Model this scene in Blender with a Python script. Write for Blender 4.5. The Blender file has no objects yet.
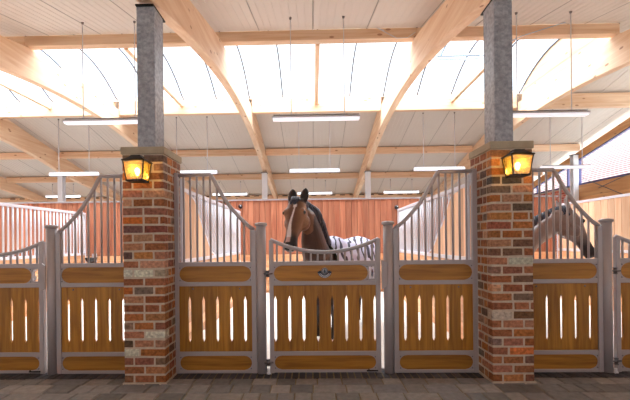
import bpy, bmesh, math, random
from mathutils import Vector, Matrix
random.seed(7)
S = bpy.context.scene
COL = S.collection
V = Vector
PI = math.pi
R = math.radians

# ------------------------------------------------------------------ camera
F = 370.0
YAW = R(1.15); ROLL = R(0.6)
CAM = V((-0.117, 0.0, 1.42))
fwd = V((-math.sin(YAW), math.cos(YAW), 0))
rt0 = V((math.cos(YAW), math.sin(YAW), 0)); up0 = V((0, 0, 1))
rt = rt0*math.cos(ROLL) - up0*math.sin(ROLL)
up = up0*math.cos(ROLL) + rt0*math.sin(ROLL)
PPX, PPY = 306.0, 241.2
def P(px, py, Y):                      # point of the plane y=Y seen at a pixel of the photograph
    d = fwd + rt*((px-PPX)/F) + up*((PPY-py)/F)
    return CAM + d*((Y-CAM.y)/d.y)
cam = bpy.data.cameras.new('camera'); co = bpy.data.objects.new('camera', cam); COL.objects.link(co)
M = Matrix((rt, up, -fwd)).transposed().to_4x4(); M.translation = CAM
co.matrix_world = M
cam.sensor_width = 36; cam.lens = F/630*36
cam.shift_x = (315-PPX)/630; cam.shift_y = (PPY-200)/630
cam.clip_start = 0.05
S.camera = co
S.view_settings.view_transform = 'Standard'; S.view_settings.look = 'None'
S.view_settings.gamma = 1; S.view_settings.use_curve_mapping = False
S.view_settings.exposure = 0.0
S.cycles.use_denoising = True
S.cycles.max_bounces = 10; S.cycles.diffuse_bounces = 8; S.cycles.glossy_bounces = 3
S.cycles.transparent_max_bounces = 12; S.cycles.sample_clamp_indirect = 6
S.cycles.caustics_reflective = False; S.cycles.caustics_refractive = False

# ------------------------------------------------------------------ materials
def srgb(r, g, b):
    f = lambda c: (c/255/12.92) if c/255 <= .04045 else ((c/255+.055)/1.055)**2.4
    return (f(r), f(g), f(b), 1)
MATS = {}
def base(name):
    m = bpy.data.materials.new(name); m.use_nodes = True
    nt = m.node_tree; nt.nodes.clear()
    out = nt.nodes.new('ShaderNodeOutputMaterial'); b = nt.nodes.new('ShaderNodeBsdfPrincipled')
    nt.links.new(b.outputs[0], out.inputs[0]); MATS[name] = m
    return m, nt, b
def surf(name, col, rough=.6, metal=0, var=.08, scale=(6, 6, 6), bump=0, bscale=60, spec=.5, attr=False, coat=0):
    m, nt, b = base(name); L = nt.links.new
    tc = nt.nodes.new('ShaderNodeTexCoord'); mp = nt.nodes.new('ShaderNodeMapping')
    mp.inputs['Scale'].default_value = scale; L(tc.outputs['Object'], mp.inputs[0])
    n = nt.nodes.new('ShaderNodeTexNoise'); n.inputs['Scale'].default_value = 1; n.inputs['Detail'].default_value = 5
    L(mp.outputs[0], n.inputs['Vector'])
    mr = nt.nodes.new('ShaderNodeMapRange'); mr.inputs[1].default_value = .25; mr.inputs[2].default_value = .75
    mr.inputs[3].default_value = 1-var; mr.inputs[4].default_value = 1+var; L(n.outputs[0], mr.inputs[0])
    mx = nt.nodes.new('ShaderNodeVectorMath'); mx.operation = 'SCALE'; L(mr.outputs[0], mx.inputs['Scale'])
    if attr:
        at = nt.nodes.new('ShaderNodeAttribute'); at.attribute_name = 'col'; L(at.outputs['Color'], mx.inputs[0])
    else: mx.inputs[0].default_value = col[:3]
    L(mx.outputs[0], b.inputs['Base Color'])
    b.inputs['Roughness'].default_value = rough; b.inputs['Metallic'].default_value = metal
    b.inputs['Specular IOR Level'].default_value = spec; b.inputs['Coat Weight'].default_value = coat
    if bump:
        n2 = nt.nodes.new('ShaderNodeTexNoise'); n2.inputs['Scale'].default_value = bscale; n2.inputs['Detail'].default_value = 4
        L(tc.outputs['Object'], n2.inputs['Vector'])
        bp = nt.nodes.new('ShaderNodeBump'); bp.inputs['Strength'].default_value = bump; bp.inputs['Distance'].default_value = .01
        L(n2.outputs[0], bp.inputs['Height']); L(bp.outputs[0], b.inputs['Normal'])
    return m
def wood(name, c1, c2, axis, rough=.5, tone=True, fine=14, knots=.0, kcol=(.18, .07, .03, 1), coat=0):
    """boards: grain runs along axis; vertex colour 'tone' shifts one board against the next"""
    m, nt, b = base(name); L = nt.links.new
    tc = nt.nodes.new('ShaderNodeTexCoord'); mp = nt.nodes.new('ShaderNodeMapping')
    sc = [fine, fine, fine]; sc['xyz'.index(axis)] = fine*.07; mp.inputs['Scale'].default_value = sc
    at = nt.nodes.new('ShaderNodeAttribute'); at.attribute_name = 'col'
    ad = nt.nodes.new('ShaderNodeVectorMath'); ad.operation = 'MULTIPLY_ADD'
    L(at.outputs['Color'], ad.inputs[0]); ad.inputs[1].default_value = (7.3, 3.1, 5.7)
    L(tc.outputs['Object'], ad.inputs[2]); L(ad.outputs[0], mp.inputs[0])
    n = nt.nodes.new('ShaderNodeTexNoise'); n.inputs['Scale'].default_value = 1.6; n.inputs['Detail'].default_value = 6; n.inputs['Distortion'].default_value = .6
    L(mp.outputs[0], n.inputs['Vector'])
    cr = nt.nodes.new('ShaderNodeValToRGB'); cr.color_ramp.elements[0].position = .3; cr.color_ramp.elements[1].position = .7
    cr.color_ramp.elements[0].color = c1; cr.color_ramp.elements[1].color = c2; L(n.outputs[0], cr.inputs[0])
    last = cr.outputs[0]
    if knots:
        mk = nt.nodes.new('ShaderNodeMapping'); ks = [5.5, 5.5, 5.5]; ks['xyz'.index(axis)] = 2.4; mk.inputs['Scale'].default_value = ks
        L(tc.outputs['Object'], mk.inputs[0])
        vo = nt.nodes.new('ShaderNodeTexVoronoi'); vo.inputs['Scale'].default_value = 1; L(mk.outputs[0], vo.inputs['Vector'])
        kr = nt.nodes.new('ShaderNodeMapRange'); kr.inputs[1].default_value = .09; kr.inputs[2].default_value = .14
        kr.inputs[3].default_value = knots; kr.inputs[4].default_value = 0; L(vo.outputs['Distance'], kr.inputs[0])
        mk2 = nt.nodes.new('ShaderNodeMix'); mk2.data_type = 'RGBA'; L(kr.outputs[0], mk2.inputs[0]); L(last, mk2.inputs[6]); mk2.inputs[7].default_value = kcol
        last = mk2.outputs[2]
    if tone:
        sp = nt.nodes.new('ShaderNodeSeparateColor'); L(at.outputs['Color'], sp.inputs[0])
        mr = nt.nodes.new('ShaderNodeMapRange'); mr.inputs[3].default_value = .72; mr.inputs[4].default_value = 1.22; L(sp.outputs[0], mr.inputs[0])
        mx = nt.nodes.new('ShaderNodeVectorMath'); mx.operation = 'SCALE'; L(mr.outputs[0], mx.inputs['Scale']); L(last, mx.inputs[0]); last = mx.outputs[0]
    L(last, b.inputs['Base Color']); b.inputs['Roughness'].default_value = rough; b.inputs['Coat Weight'].default_value = coat
    b.inputs['Coat Roughness'].default_value = .3
    bp = nt.nodes.new('ShaderNodeBump'); bp.inputs['Strength'].default_value = .12; bp.inputs['Distance'].default_value = .004
    L(n.outputs[0], bp.inputs['Height']); L(bp.outputs[0], b.inputs['Normal'])
    return m
def pane_mat(name, col, gloss=.08, rough=.05):
    m = bpy.data.materials.new(name); m.use_nodes = True; nt = m.node_tree; nt.nodes.clear()
    o = nt.nodes.new('ShaderNodeOutputMaterial'); t = nt.nodes.new('ShaderNodeBsdfTransparent'); g = nt.nodes.new('ShaderNodeBsdfGlossy')
    mx = nt.nodes.new('ShaderNodeMixShader'); mx.inputs[0].default_value = gloss; g.inputs['Roughness'].default_value = rough
    t.inputs[0].default_value = col; nt.links.new(t.outputs[0], mx.inputs[1]); nt.links.new(g.outputs[0], mx.inputs[2]); nt.links.new(mx.outputs[0], o.inputs[0])
    MATS[name] = m; return m
def emit_mat(name, col, s):
    m, nt, b = base(name); b.inputs['Base Color'].default_value = col
    b.inputs['Emission Color'].default_value = col; b.inputs['Emission Strength'].default_value = s; b.inputs['Roughness'].default_value = .4; return m

gate_metal = surf('gate_metal', srgb(172, 166, 169), .36, .1, .05, (3, 3, 3), .05, 90)
rail_metal = surf('rail_metal', srgb(222, 222, 230), .35, .1, .04, (3, 3, 3))
dark_hole = surf('dark_hole', srgb(30, 28, 28), .7)
bolt_mat = surf('bolt_zinc', srgb(120, 118, 122), .35, .8)
plank_wood = wood('oiled_plank', srgb(142, 92, 26), srgb(188, 134, 48), 'z', .42, fine=16, coat=.0)
oval_wood = wood('oiled_plank_lying', srgb(138, 90, 27), srgb(184, 130, 48), 'x', .42, fine=16, coat=.0)
red_wood = wood('red_board', srgb(162, 92, 66), srgb(200, 134, 102), 'z', .6, fine=9)
peach_wood = wood('peach_board', srgb(226, 178, 140), srgb(244, 206, 172), 'z', .6, fine=9)
peach_low = wood('peach_board_lying', srgb(220, 160, 116), srgb(240, 190, 146), 'x', .6, fine=9)
peach_lowy = wood('peach_board_deep', srgb(220, 160, 116), srgb(240, 190, 146), 'y', .6, fine=9)
pine_x = wood('pine_x', srgb(222, 180, 142), srgb(244, 214, 182), 'x', .6, fine=8, knots=.7, kcol=srgb(150, 84, 50))
pine_y = wood('pine_y', srgb(226, 186, 148), srgb(246, 218, 188), 'y', .6, fine=8, knots=.75, kcol=srgb(150, 84, 50))
gable_wood = wood('gable_board', srgb(206, 148, 96), srgb(236, 184, 130), 'y', .6, fine=7, knots=.6)
brick_mat = surf('brick', (1, 1, 1, 1), .85, 0, .5, (32, 32, 32), .7, 60, .3, attr=True)
mortar = surf('mortar', srgb(196, 182, 164), .95, 0, .14, (30, 30, 30), .5, 80, .2)
stone = surf('cap_stone', srgb(172, 160, 138), .85, 0, .08, (14, 14, 14), .3, 70, .3)
zinc = surf('galvanised_steel', srgb(152, 158, 168), .42, .2, .38, (30, 30, 30), .05, 40)
white_steel = surf('white_steel', srgb(226, 230, 238), .45, 0, .03)
panel_mat = surf('roof_panel', srgb(214, 206, 197), .55, 0, .03, (1, 1, 1))
seam_mat = surf('roof_seam', srgb(166, 159, 152), .6)
paver_mat = surf('paver', (1, 1, 1, 1), .8, 0, .18, (18, 18, 18), .5, 60, .4, attr=True)
paver_joint = surf('paver_joint', srgb(128, 112, 84), .95, 0, .25, (30, 30, 30), .4, 90)
concrete = surf('concrete_base', srgb(190, 186, 180), .9, 0, .12)
bedding_mat = surf('wood_shavings', srgb(238, 233, 224), .95, 0, .06, (30, 30, 30), .8, 60)
black_metal = surf('black_iron', srgb(34, 31, 30), .5, .4, .1)
black_plastic = surf('black_plastic', srgb(28, 28, 32), .4)
lamp_body = surf('lamp_housing', srgb(196, 196, 200), .45)
lamp_rail = surf('lamp_rail', srgb(120, 114, 112), .5, .3)
lamp_on = emit_mat('lamp_diffuser', (.86, .9, 1, 1), .55)
lamp_bright = emit_mat('lamp_diffuser_bright', (.88, .93, 1, 1), 1.6)
bulb_mat = emit_mat('bulb_glow', (1, .72, .3, 1), 22)
amber = pane_mat('amber_glass', (1, .74, .26, 1), .06, .15)
_nt = amber.node_tree; _tl = _nt.nodes.new('ShaderNodeBsdfTranslucent'); _tl.inputs[0].default_value = (1, .66, .14, 1); _m2 = _nt.nodes.new('ShaderNodeMixShader'); _m2.inputs[0].default_value = .09
_mx = [n_ for n_ in _nt.nodes if n_.type == 'MIX_SHADER' and n_ != _m2][0]; _o = [n_ for n_ in _nt.nodes if n_.type == 'OUTPUT_MATERIAL'][0]
_nt.links.new(_mx.outputs[0], _m2.inputs[1]); _nt.links.new(_tl.outputs[0], _m2.inputs[2]); _nt.links.new(_m2.outputs[0], _o.inputs[0])
sky_glass = pane_mat('rooflight_sheet', (.93, .95, .97, 1), .05, .2)
win_glass = pane_mat('window_glass', (.95, .97, .98, 1), .06, .02)
blue_bar = surf('glazing_bar', srgb(96, 96, 108), .5, .3)
window_frame = surf('window_frame', srgb(84, 84, 130), .5)
blue_steel = surf('pale_blue_steel', srgb(168, 190, 214), .4, .4)
wire_mat = surf('wire', srgb(206, 204, 208), .5, .0)
wire_dark = surf('dark_wire', srgb(90, 88, 92), .5, .3)
window_frame_w = surf('window_frame_white', srgb(220, 220, 220), .5)
tile_line = surf('tile_line', srgb(140, 96, 94), .9)
outer_wall = surf('outer_render', srgb(236, 234, 230), .9, 0, .04)
outer_tile = surf('outer_tile', srgb(150, 136, 134), .9, 0, .1)
emblem_dark = surf('emblem_dark', srgb(46, 54, 68), .4, .3)
emblem_light = surf('emblem_light', srgb(196, 198, 206), .35, .5)
coat_mat = surf('horse_coat', (1, 1, 1, 1), .42, 0, .12, (14, 14, 14), 0, 60, .5, attr=True)
hair_black = surf('black_hair', srgb(50, 50, 66), .30, 0, .3, (60, 60, 8))
hair_frost = surf('grey_tipped_hair', srgb(74, 78, 92), .4, 0, .75, (40, 40, 10))
eye_mat = surf('horse_eye', srgb(16, 12, 12), .08, 0, 0, spec=.9)
nostril_mat = surf('nostril', srgb(14, 10, 12), .6)

def rug_material():
    m, nt, b = base('striped_rug'); L = nt.links.new
    tc = nt.nodes.new('ShaderNodeTexCoord'); mp = nt.nodes.new('ShaderNodeMapping'); mp.inputs['Rotation'].default_value = (0, R(12), R(8))
    L(tc.outputs['Object'], mp.inputs[0])
    w = nt.nodes.new('ShaderNodeTexWave'); w.inputs['Scale'].default_value = 3.7; w.inputs['Distortion'].default_value = 7.0
    w.inputs['Detail'].default_value = 1.5; w.inputs['Detail Scale'].default_value = .9
    L(mp.outputs[0], w.inputs['Vector'])
    cr = nt.nodes.new('ShaderNodeValToRGB'); e = cr.color_ramp.elements
    e[0].position = .0; e[0].color = srgb(46, 40, 60); e[1].position = .32; e[1].color = srgb(206, 206, 232)
    k = cr.color_ramp.elements.new(.22); k.color = srgb(60, 54, 78)
    L(w.outputs['Fac'], cr.inputs[0]); L(cr.outputs[0], b.inputs['Base Color']); b.inputs['Roughness'].default_value = .8
rug_material(); rug_mat = MATS['striped_rug']
rug_trim = surf('rug_trim', srgb(36, 56, 46), .7)

# ------------------------------------------------------------------ mesh builder
class MB:
    def __init__(s): s.v = []; s.f = []; s.c = []; s.sm = []
    def add(s, vs, fs, col=None, smooth=False):
        o = len(s.v); s.v += [V(p) for p in vs]
        for f in fs: s.f.append([i+o for i in f]); s.c.append(col); s.sm.append(smooth)
        return s
    def box(s, a, b, col=None):
        (x0, y0, z0), (x1, y1, z1) = a, b
        vs = [(x0, y0, z0), (x1, y0, z0), (x1, y1, z0), (x0, y1, z0), (x0, y0, z1), (x1, y0, z1), (x1, y1, z1), (x0, y1, z1)]
        return s.add(vs, [(3, 2, 1, 0), (4, 5, 6, 7), (0, 1, 5, 4), (1, 2, 6, 5), (2, 3, 7, 6), (3, 0, 4, 7)], col)
    def prism(s, pts, d, col=None):          # closed polygon (3D pts) swept by vector d
        n = len(pts); pts = [V(p) for p in pts]; d = V(d)
        vs = pts+[p+d for p in pts]
        fs = [tuple(range(n))[::-1], tuple(range(n, 2*n))]+[(i, (i+1) % n, n+(i+1) % n, n+i) for i in range(n)]
        return s.add(vs, fs, col)
    def tube(s, path, r, n=10, col=None, cap=True, closed=False, smooth=True, flat=None):
        path = [V(p) for p in path]; m = len(path); rs = r if isinstance(r, (list, tuple)) else [r]*m
        vs = []; fs = []; prev = None
        for i, p in enumerate(path):
            t = (path[(i+1) % m]-path[i-1]) if closed else (path[min(i+1, m-1)]-path[max(i-1, 0)])
            t.normalize()
            if prev is None:
                a = V((0, 1, 0)) if abs(t.y) < .9 else V((1, 0, 0)); u = t.cross(a).normalized()
            else: u = (prev - t*prev.dot(t)).normalized()
            prev = u; w = t.cross(u)
            for k in range(n):
                an = 2*PI*(k+.5)/n; vs.append(p+u*math.cos(an)*rs[i]+w*math.sin(an)*rs[i])
        rings = m if closed else m-1
        for i in range(rings):
            for k in range(n):
                a = i*n+k; b_ = i*n+(k+1) % n; c = ((i+1) % m)*n+(k+1) % n; d = ((i+1) % m)*n+k
                fs.append((a, b_, c, d))
        if cap and not closed: fs += [tuple(range(n))[::-1], tuple(range((m-1)*n, m*n))]
        return s.add(vs, fs, col, smooth)
    def lathe(s, prof, c, n=16, col=None, axis='z'):
        vs = []; fs = []; m = len(prof)
        for r, h in prof:
            for k in range(n):
                a = 2*PI*k/n; q = (r*math.cos(a), r*math.sin(a), h)
                if axis == 'y': q = (r*math.cos(a), h, r*math.sin(a))
                if axis == 'x': q = (h, r*math.cos(a), r*math.sin(a))
                vs.append(V(c)+V(q))
        for i in range(m-1):
            for k in range(n): fs.append((i*n+k, i*n+(k+1) % n, (i+1)*n+(k+1) % n, (i+1)*n+k))
        fs += [tuple(range(n))[::-1], tuple(range((m-1)*n, m*n))]
        return s.add(vs, fs, col, True)
    def loft(s, rings, col=None):
        n = len(rings[0]); vs = [p for r_ in rings for p in r_]; fs = []
        for i in range(len(rings)-1):
            for k in range(n): fs.append((i*n+k, i*n+(k+1) % n, (i+1)*n+(k+1) % n, (i+1)*n+k))
        fs += [tuple(range(n))[::-1], tuple(range((len(rings)-1)*n, len(rings)*n))]
        return s.add(vs, fs, col, True)
    def build(s, name, mat, parent=None, bevel=0, recalc=True, tone=False, auto=True):
        me = bpy.data.meshes.new(name); off = wloc(parent)
        me.from_pydata([p-off for p in s.v], [], s.f)
        if recalc:
            bm = bmesh.new(); bm.from_mesh(me); bmesh.ops.recalc_face_normals(bm, faces=bm.faces); bm.to_mesh(me); bm.free()
        me.polygons.foreach_set('use_smooth', s.sm if len(s.sm) == len(me.polygons) else [False]*len(me.polygons))
        if any(c is not None for c in s.c):
            ca = me.color_attributes.new('col', 'FLOAT_COLOR', 'CORNER')
            for p in me.polygons:
                c = s.c[p.index] or (.5, .5, .5)
                for li in p.loop_indices: ca.data[li].color = (c[0], c[1], c[2], 1)
        me.materials.append(mat)
        o = bpy.data.objects.new(name, me); COL.objects.link(o)
        if parent: o.parent = parent
        if bevel:
            b = o.modifiers.new('bevel', 'BEVEL'); b.width = bevel; b.segments = 2; b.limit_method = 'ANGLE'; b.angle_limit = R(50)
        return o
def wloc(o):
    v = V((0, 0, 0))
    while o is not None: v += o.location; o = o.parent
    return v
def tag(o, label, cat=None, group=None, kind=None):
    o['label'] = label
    if cat: o['category'] = cat
    if group: o['group'] = group
    if kind: o['kind'] = kind
    return o
def thing(name, loc, label, cat, group=None, kind=None):
    o = bpy.data.objects.new(name, None); COL.objects.link(o); o.location = loc; o.empty_display_size = .1
    return tag(o, label, cat, group, kind)
def struct(o, label=None):
    o['kind'] = 'structure'
    if label: o['label'] = label
    return o
def dup(root, delta, label=None, drop=()):
    def cp(o, parent):
        c = o.copy(); COL.objects.link(c); c.parent = parent
        for ch in list(o.children):
            if ch.name.split('.')[0] not in drop: cp(ch, c)
        return c
    c = cp(root, None); c.location = root.location + V(delta)
    if label: c['label'] = label
    return c
def tone(): r = .25+.5*random.random(); return (r, random.random(), random.random())

# ================================================================== ground
mb = MB(); mb.box((-22, -6, -.30), (9.6, 18, -.06)); struct(mb.build('floor', concrete), 'concrete slab under the whole stable')
# pavers of the aisle: rows of clay pavers with open joints, a soldier strip along the gates
pv = MB(); rnd = random.Random(3)
def paver(x0, x1, y0, y1):
    g = rnd.choice([(134, 129, 124), (148, 142, 136), (122, 118, 115), (140, 136, 132), (154, 146, 138), (128, 125, 124)])
    c = (lambda e: srgb(*[v_+e for v_ in g])[:3])(rnd.uniform(-10, 10)); j = .006; h = rnd.uniform(-.003, .002); b = .008
    x0 += j; x1 -= j; y0 += j; y1 -= j
    vs = [(x0, y0, -.05), (x1, y0, -.05), (x1, y1, -.05), (x0, y1, -.05), (x0, y0, h-b), (x1, y0, h-b), (x1, y1, h-b), (x0, y1, h-b),
          (x0+b, y0+b, h), (x1-b, y0+b, h), (x1-b, y1-b, h), (x0+b, y1-b, h)]
    pv.add(vs, [(0, 1, 5, 4), (1, 2, 6, 5), (2, 3, 7, 6), (3, 0, 4, 7), (4, 5, 9, 8), (5, 6, 10, 9), (6, 7, 11, 10), (7, 4, 8, 11), (8, 9, 10, 11)], c)
y = 3.84
while y > -.6:
    d = rnd.choice([.165, .165, .11, .2]); x = -8.2+rnd.uniform(0, .3)
    while x < 8.2:
        w = rnd.choice([.16, .22, .25, .32, .19]) if d > .12 else rnd.choice([.12, .16, .22, .26]); paver(x, x+w, y-d, y); x += w
    y -= d
x = -8.2
while x < 8.2:
    g = rnd.uniform(62, 92); c = srgb(g, g*.96, g*1.0)[:3]
    pv.box((x+.004, 3.85, -.05), (x+.062, 4.06, -.004), c); x += .074
struct(pv.build('floor_pavers', paver_mat, recalc=False), 'grey brown paving blocks in uneven rows along the aisle')
mb = MB(); mb.box((-8.2, -.8, -.06), (8.2, 4.07, -.012)); struct(mb.build('floor_joint_sand', paver_joint), 'sandy joints between the paving blocks')
# bedding
rr = random.Random(5); nx, ny = 150, 56; X0, X1, Y0, Y1 = -8.9, 9.1, 4.09, 8.62
vs = []
for j in range(ny+1):
    for i in range(nx+1):
        edge = min(1, j/4, (ny-j)/2+.3)
        vs.append((X0+(X1-X0)*i/nx, Y0+(Y1-Y0)*j/ny, .012+edge*(.05+rr.uniform(-.02, .02))+.20*max(0, (j-(ny-11))/11)**1.5))
mb = MB(); mb.add(vs, [(j*(nx+1)+i, j*(nx+1)+i+1, (j+1)*(nx+1)+i+1, (j+1)*(nx+1)+i) for j in range(ny) for i in range(nx)], None, True)
tag(mb.build('stall_bedding', bedding_mat, recalc=False), 'pale wood shavings strewn over the stall floors behind the gates', 'bedding', None, 'stuff')

# ================================================================== walls
def boards(mb, a0, a1, z0, z1, w, fn, seed=0, gap=.004):
    """vertical boards between a0 and a1; fn(a,z)->(front point, back point)"""
    r_ = random.Random(seed); a = a0
    while a < a1-.01:
        b = min(a+w, a1); c = (r_.random(), r_.random(), r_.random())
        p = [fn(a+gap, z0), fn(b-gap, z0), fn(b-gap, z1), fn(a+gap, z1)]
        vs = [q[0] for q in p]+[q[1] for q in p]
        mb.add(vs, [(0, 1, 2, 3), (7, 6, 5, 4), (0, 4, 5, 1), (1, 5, 6, 2), (2, 6, 7, 3), (3, 7, 4, 0)], c); a = b
YB = 8.68; WH = 2.385
w = MB(); boards(w, -16.5, 5.5, 1.13, WH, .135, lambda a, z: ((a, YB, z), (a, YB+.05, z)), 11)
w.box((-16.5, YB+.052, 0), (5.5, YB+.07, WH), (.3, .3, .3)); wm = struct(w.build('wall_middle', red_wood), 'red brown boarded wall behind the stalls')
lo = MB(); r_ = random.Random(4)
for k in range(8): lo.box((-16.5, YB-.005, .0+k*.14+.003), (5.5, YB+.05, .14*(k+1)-.003), (r_.random(), r_.random(), r_.random()))
struct(lo.build('wall_middle_base_boards', peach_low), 'lighter lying boards at the foot of the red wall')
t = MB(); t.box((-16.5, YB-.02, WH), (5.55, YB+.07, WH+.035)); struct(t.build('trim_1', gate_metal), 'grey capping rail on the red boarded wall')
# eave wall behind the far aisle and its plate
YE = 17.55
w = MB(); boards(w, -20, 9.3, 0, .9, .16, lambda a, z: ((a, YE, z), (a, YE+.06, z)), 12); boards(w, -20, 9.3, 1.9, 3.4, .16, lambda a, z: ((a, YE, z), (a, YE+.06, z)), 15)
for k in range(9):
    a = -20+k*3.256; g_ = MB(); g_.add([(a, YE+.03, .9), (a+3.256, YE+.03, .9), (a+3.256, YE+.03, 1.9), (a, YE+.03, 1.9)], [(0, 1, 2, 3)]); q_ = struct(g_.build('window_%d' % (20+k), win_glass), 'unseen window band added low in the far eave wall for daylight')  # added window band, hidden from view, brightens the far ceiling
    fr = MB(); fr.box((a-.06, YE-.01, .9), (a+.06, YE+.07, 1.9)); fr.box((a+1.57, YE, .9), (a+1.67, YE+.06, 1.9)); fr.build('window_frame', window_frame_w, q_)
struct(w.build('wall_back', gable_wood), 'boarded eave wall on the far side of the hall')
w = MB(); w.box((-20, YE-.12, 3.30), (9.2, YE+.1, 3.62), (.5, .5, .5)); pl = struct(w.build('trim_2', pine_x), 'pine wall plate under the far eave')
for i in range(52):
    x = -14.6+i*.45
    s_ = MB(); s_.box((x, YE-.13, 3.56), (x+.24, YE-.118, 3.60)); s_.build('vent_slot', dark_hole, pl)
YF = -1.3
w = MB(); boards(w, -20, 9.3, 0, 1.3, .16, lambda a, z: ((a, YF, z), (a, YF-.06, z)), 13); boards(w, -20, 9.3, 2.3, 3.4, .16, lambda a, z: ((a, YF, z), (a, YF-.06, z)), 14)
wf = struct(w.build('wall_front', gable_wood), 'boarded eave wall behind the viewer')
for k in range(9):
    a = -20+k*3.256; g_ = MB(); g_.add([(a, YF-.03, 1.3), (a+3.256, YF-.03, 1.3), (a+3.256, YF-.03, 2.3), (a, YF-.03, 2.3)], [(0, 1, 2, 3)]); q_ = struct(g_.build('window_%d' % (6+k), win_glass), 'unseen window band added in the eave wall behind the viewer for daylight')  # added out of view to bring daylight into the near aisle
    fr = MB(); fr.box((a-.06, YF-.07, 1.3), (a+.06, YF+.01, 2.3)); fr.box((a+1.57, YF-.06, 1.3), (a+1.67, YF, 2.3)); fr.build('window_frame', window_frame_w, q_)
w = MB(); w.box((-20.1, -1.3, 0), (-20, 17.6, 5.6), (.5, .5, .5)); struct(w.build('wall_left', gable_wood), 'far left end wall of the hall')
# ================================================================== roof
RID = 8.55
def zn(y): return 3.74+.235*y
def zf(y): return 7.76-.235*y
P1Y, P2Y = 6.95, 10.16
XL, XR = -20.2, 9.55
def roof(name, yA, yB, zfun, label, XL=XL, XR=XR):
    mb = MB(); x = XL; k = 0; prof = []
    while x < XR:                       # pressed ribs every 12.5 cm, deeper seam each metre
        deep = .02 if k % 8 == 0 else .006; wd = .016 if k % 8 == 0 else .022
        prof += [(x, 0), (x+.1, 0), (x+.105, deep), (x+.105+wd, deep)]; x += .125; k += 1
    n = len(prof)
    for yy in (yA, yB):
        for (px, d) in prof: mb.v.append(V((px, yy, zfun(yy)+d)))
    for i in range(n-1): mb.f.append((i, i+1, n+i+1, n+i)); mb.c.append(None); mb.sm.append(False)
    mb.box((XL, min(yA, yB), 0), (XL+.01, min(yA, yB)+.01, .01)) if False else None
    lo = [(XL, yA, zfun(yA)+.03), (XR, yA, zfun(yA)+.03), (XR, yB, zfun(yB)+.03), (XL, yB, zfun(yB)+.03)]
    mb.prism(lo, (0, 0, .1))
    o = struct(mb.build(name, panel_mat, recalc=False), label)
    return o
r1 = roof('ceiling', -1.2, P1Y-.02, zn, 'ribbed pale metal roof lining on the near slope')
r2 = roof('ceiling_far', P2Y+.1, 18.0, zf, 'ribbed pale metal roof lining on the far slope')
XS = 5.6
r3 = roof('ceiling_ridge', P1Y-.02, RID, zn, 'closed roof lining of the end bay, near slope', XS, XR)
r4 = roof('ceiling_ridge_far', RID, P2Y+.1, zf, 'closed roof lining of the end bay, far slope', XS, XR)
# grey joint strips along the deeper seams between the panels
for rf, yA, yB, fn in ((r1, -1.2, P1Y-.02, zn), (r2, P2Y+.1, 18.0, zf)):
    mb = MB(); x = XL+.105
    while x < XR:
        mb.prism([(x+.001, yA, fn(yA)-.002), (x+.013, yA, fn(yA)-.002), (x+.013, yB, fn(yB)-.002), (x+.001, yB, fn(yB)-.002)], (0, 0, .006)); x += 1.0
    mb.build('panel_joint', seam_mat, rf)
# ridge rooflight: a vault of clear sheets on curved bars
def vz(y):
    t_ = (y-RID)/((P2Y-P1Y)/2+.05); return 5.36+.62*(1-t_*t_)
mb = MB(); N = 14; ys = [P1Y-.06+(P2Y+.1-P1Y+.12)*i/N for i in range(N+1)]
vs = [(x, yy, max(vz(yy), 5.36)) for x in (XL, XS) for yy in ys]
mb.add(vs, [(i, i+1, N+1+i+1, N+1+i) for i in range(N)], None, True)
win = struct(mb.build('window_1', sky_glass, recalc=False), 'vaulted rooflight along the ridge')
k = -14
while k <= 6:
    x = k*.92; b = MB(); b.tube([(x, yy, max(vz(yy), 5.36)-.02) for yy in ys], .018, 6)
    b.build('glazing_bar', blue_bar, win); k += 1
for (yy, zz, h) in ((P1Y-.12, 5.37, .06), (P2Y+.02, 5.36, .1)):
    mb = MB(); mb.box((XL, yy, zz), (XS, yy+.08, zz+h)); mb.build('kerb', panel_mat, win)
mb = MB(); mb.box((5.53, P1Y+.1, 5.1), (5.58, P2Y-.09, 5.40)); gg = [(5.53, yy, 5.39) for yy in ys[1:-1]]
mb.prism([(5.53, P1Y+.1, 5.39)]+[(5.53, yy, max(vz(yy), 5.395)-.03) for yy in ys[2:-2]]+[(5.53, P2Y-.1, 5.39)], (.05, 0, 0)); struct(mb.build('trim_4', pine_y), 'pale infill board over the right arch, closing the rooflight end')
# opening gear near the right frame
mb = MB(); mb.tube([(2.55, 7.9, 5.32), (4.05, 7.9, 5.32)], .022, 8); mb.tube([(2.55, 8.05, 5.32), (4.05, 8.05, 5.32)], .014, 8)
mb.tube([(3.2, 7.9, 5.33), (3.2, 8.5, 5.9)], .014, 8); mb.tube([(2.62, 7.9, 5.32), (2.62, 7.2, 5.45)], .014, 8)
tag(mb.build('rooflight_opener', blue_steel), 'pale blue rail of the rooflight opener beside the right arched beam', 'window opener')

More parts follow.
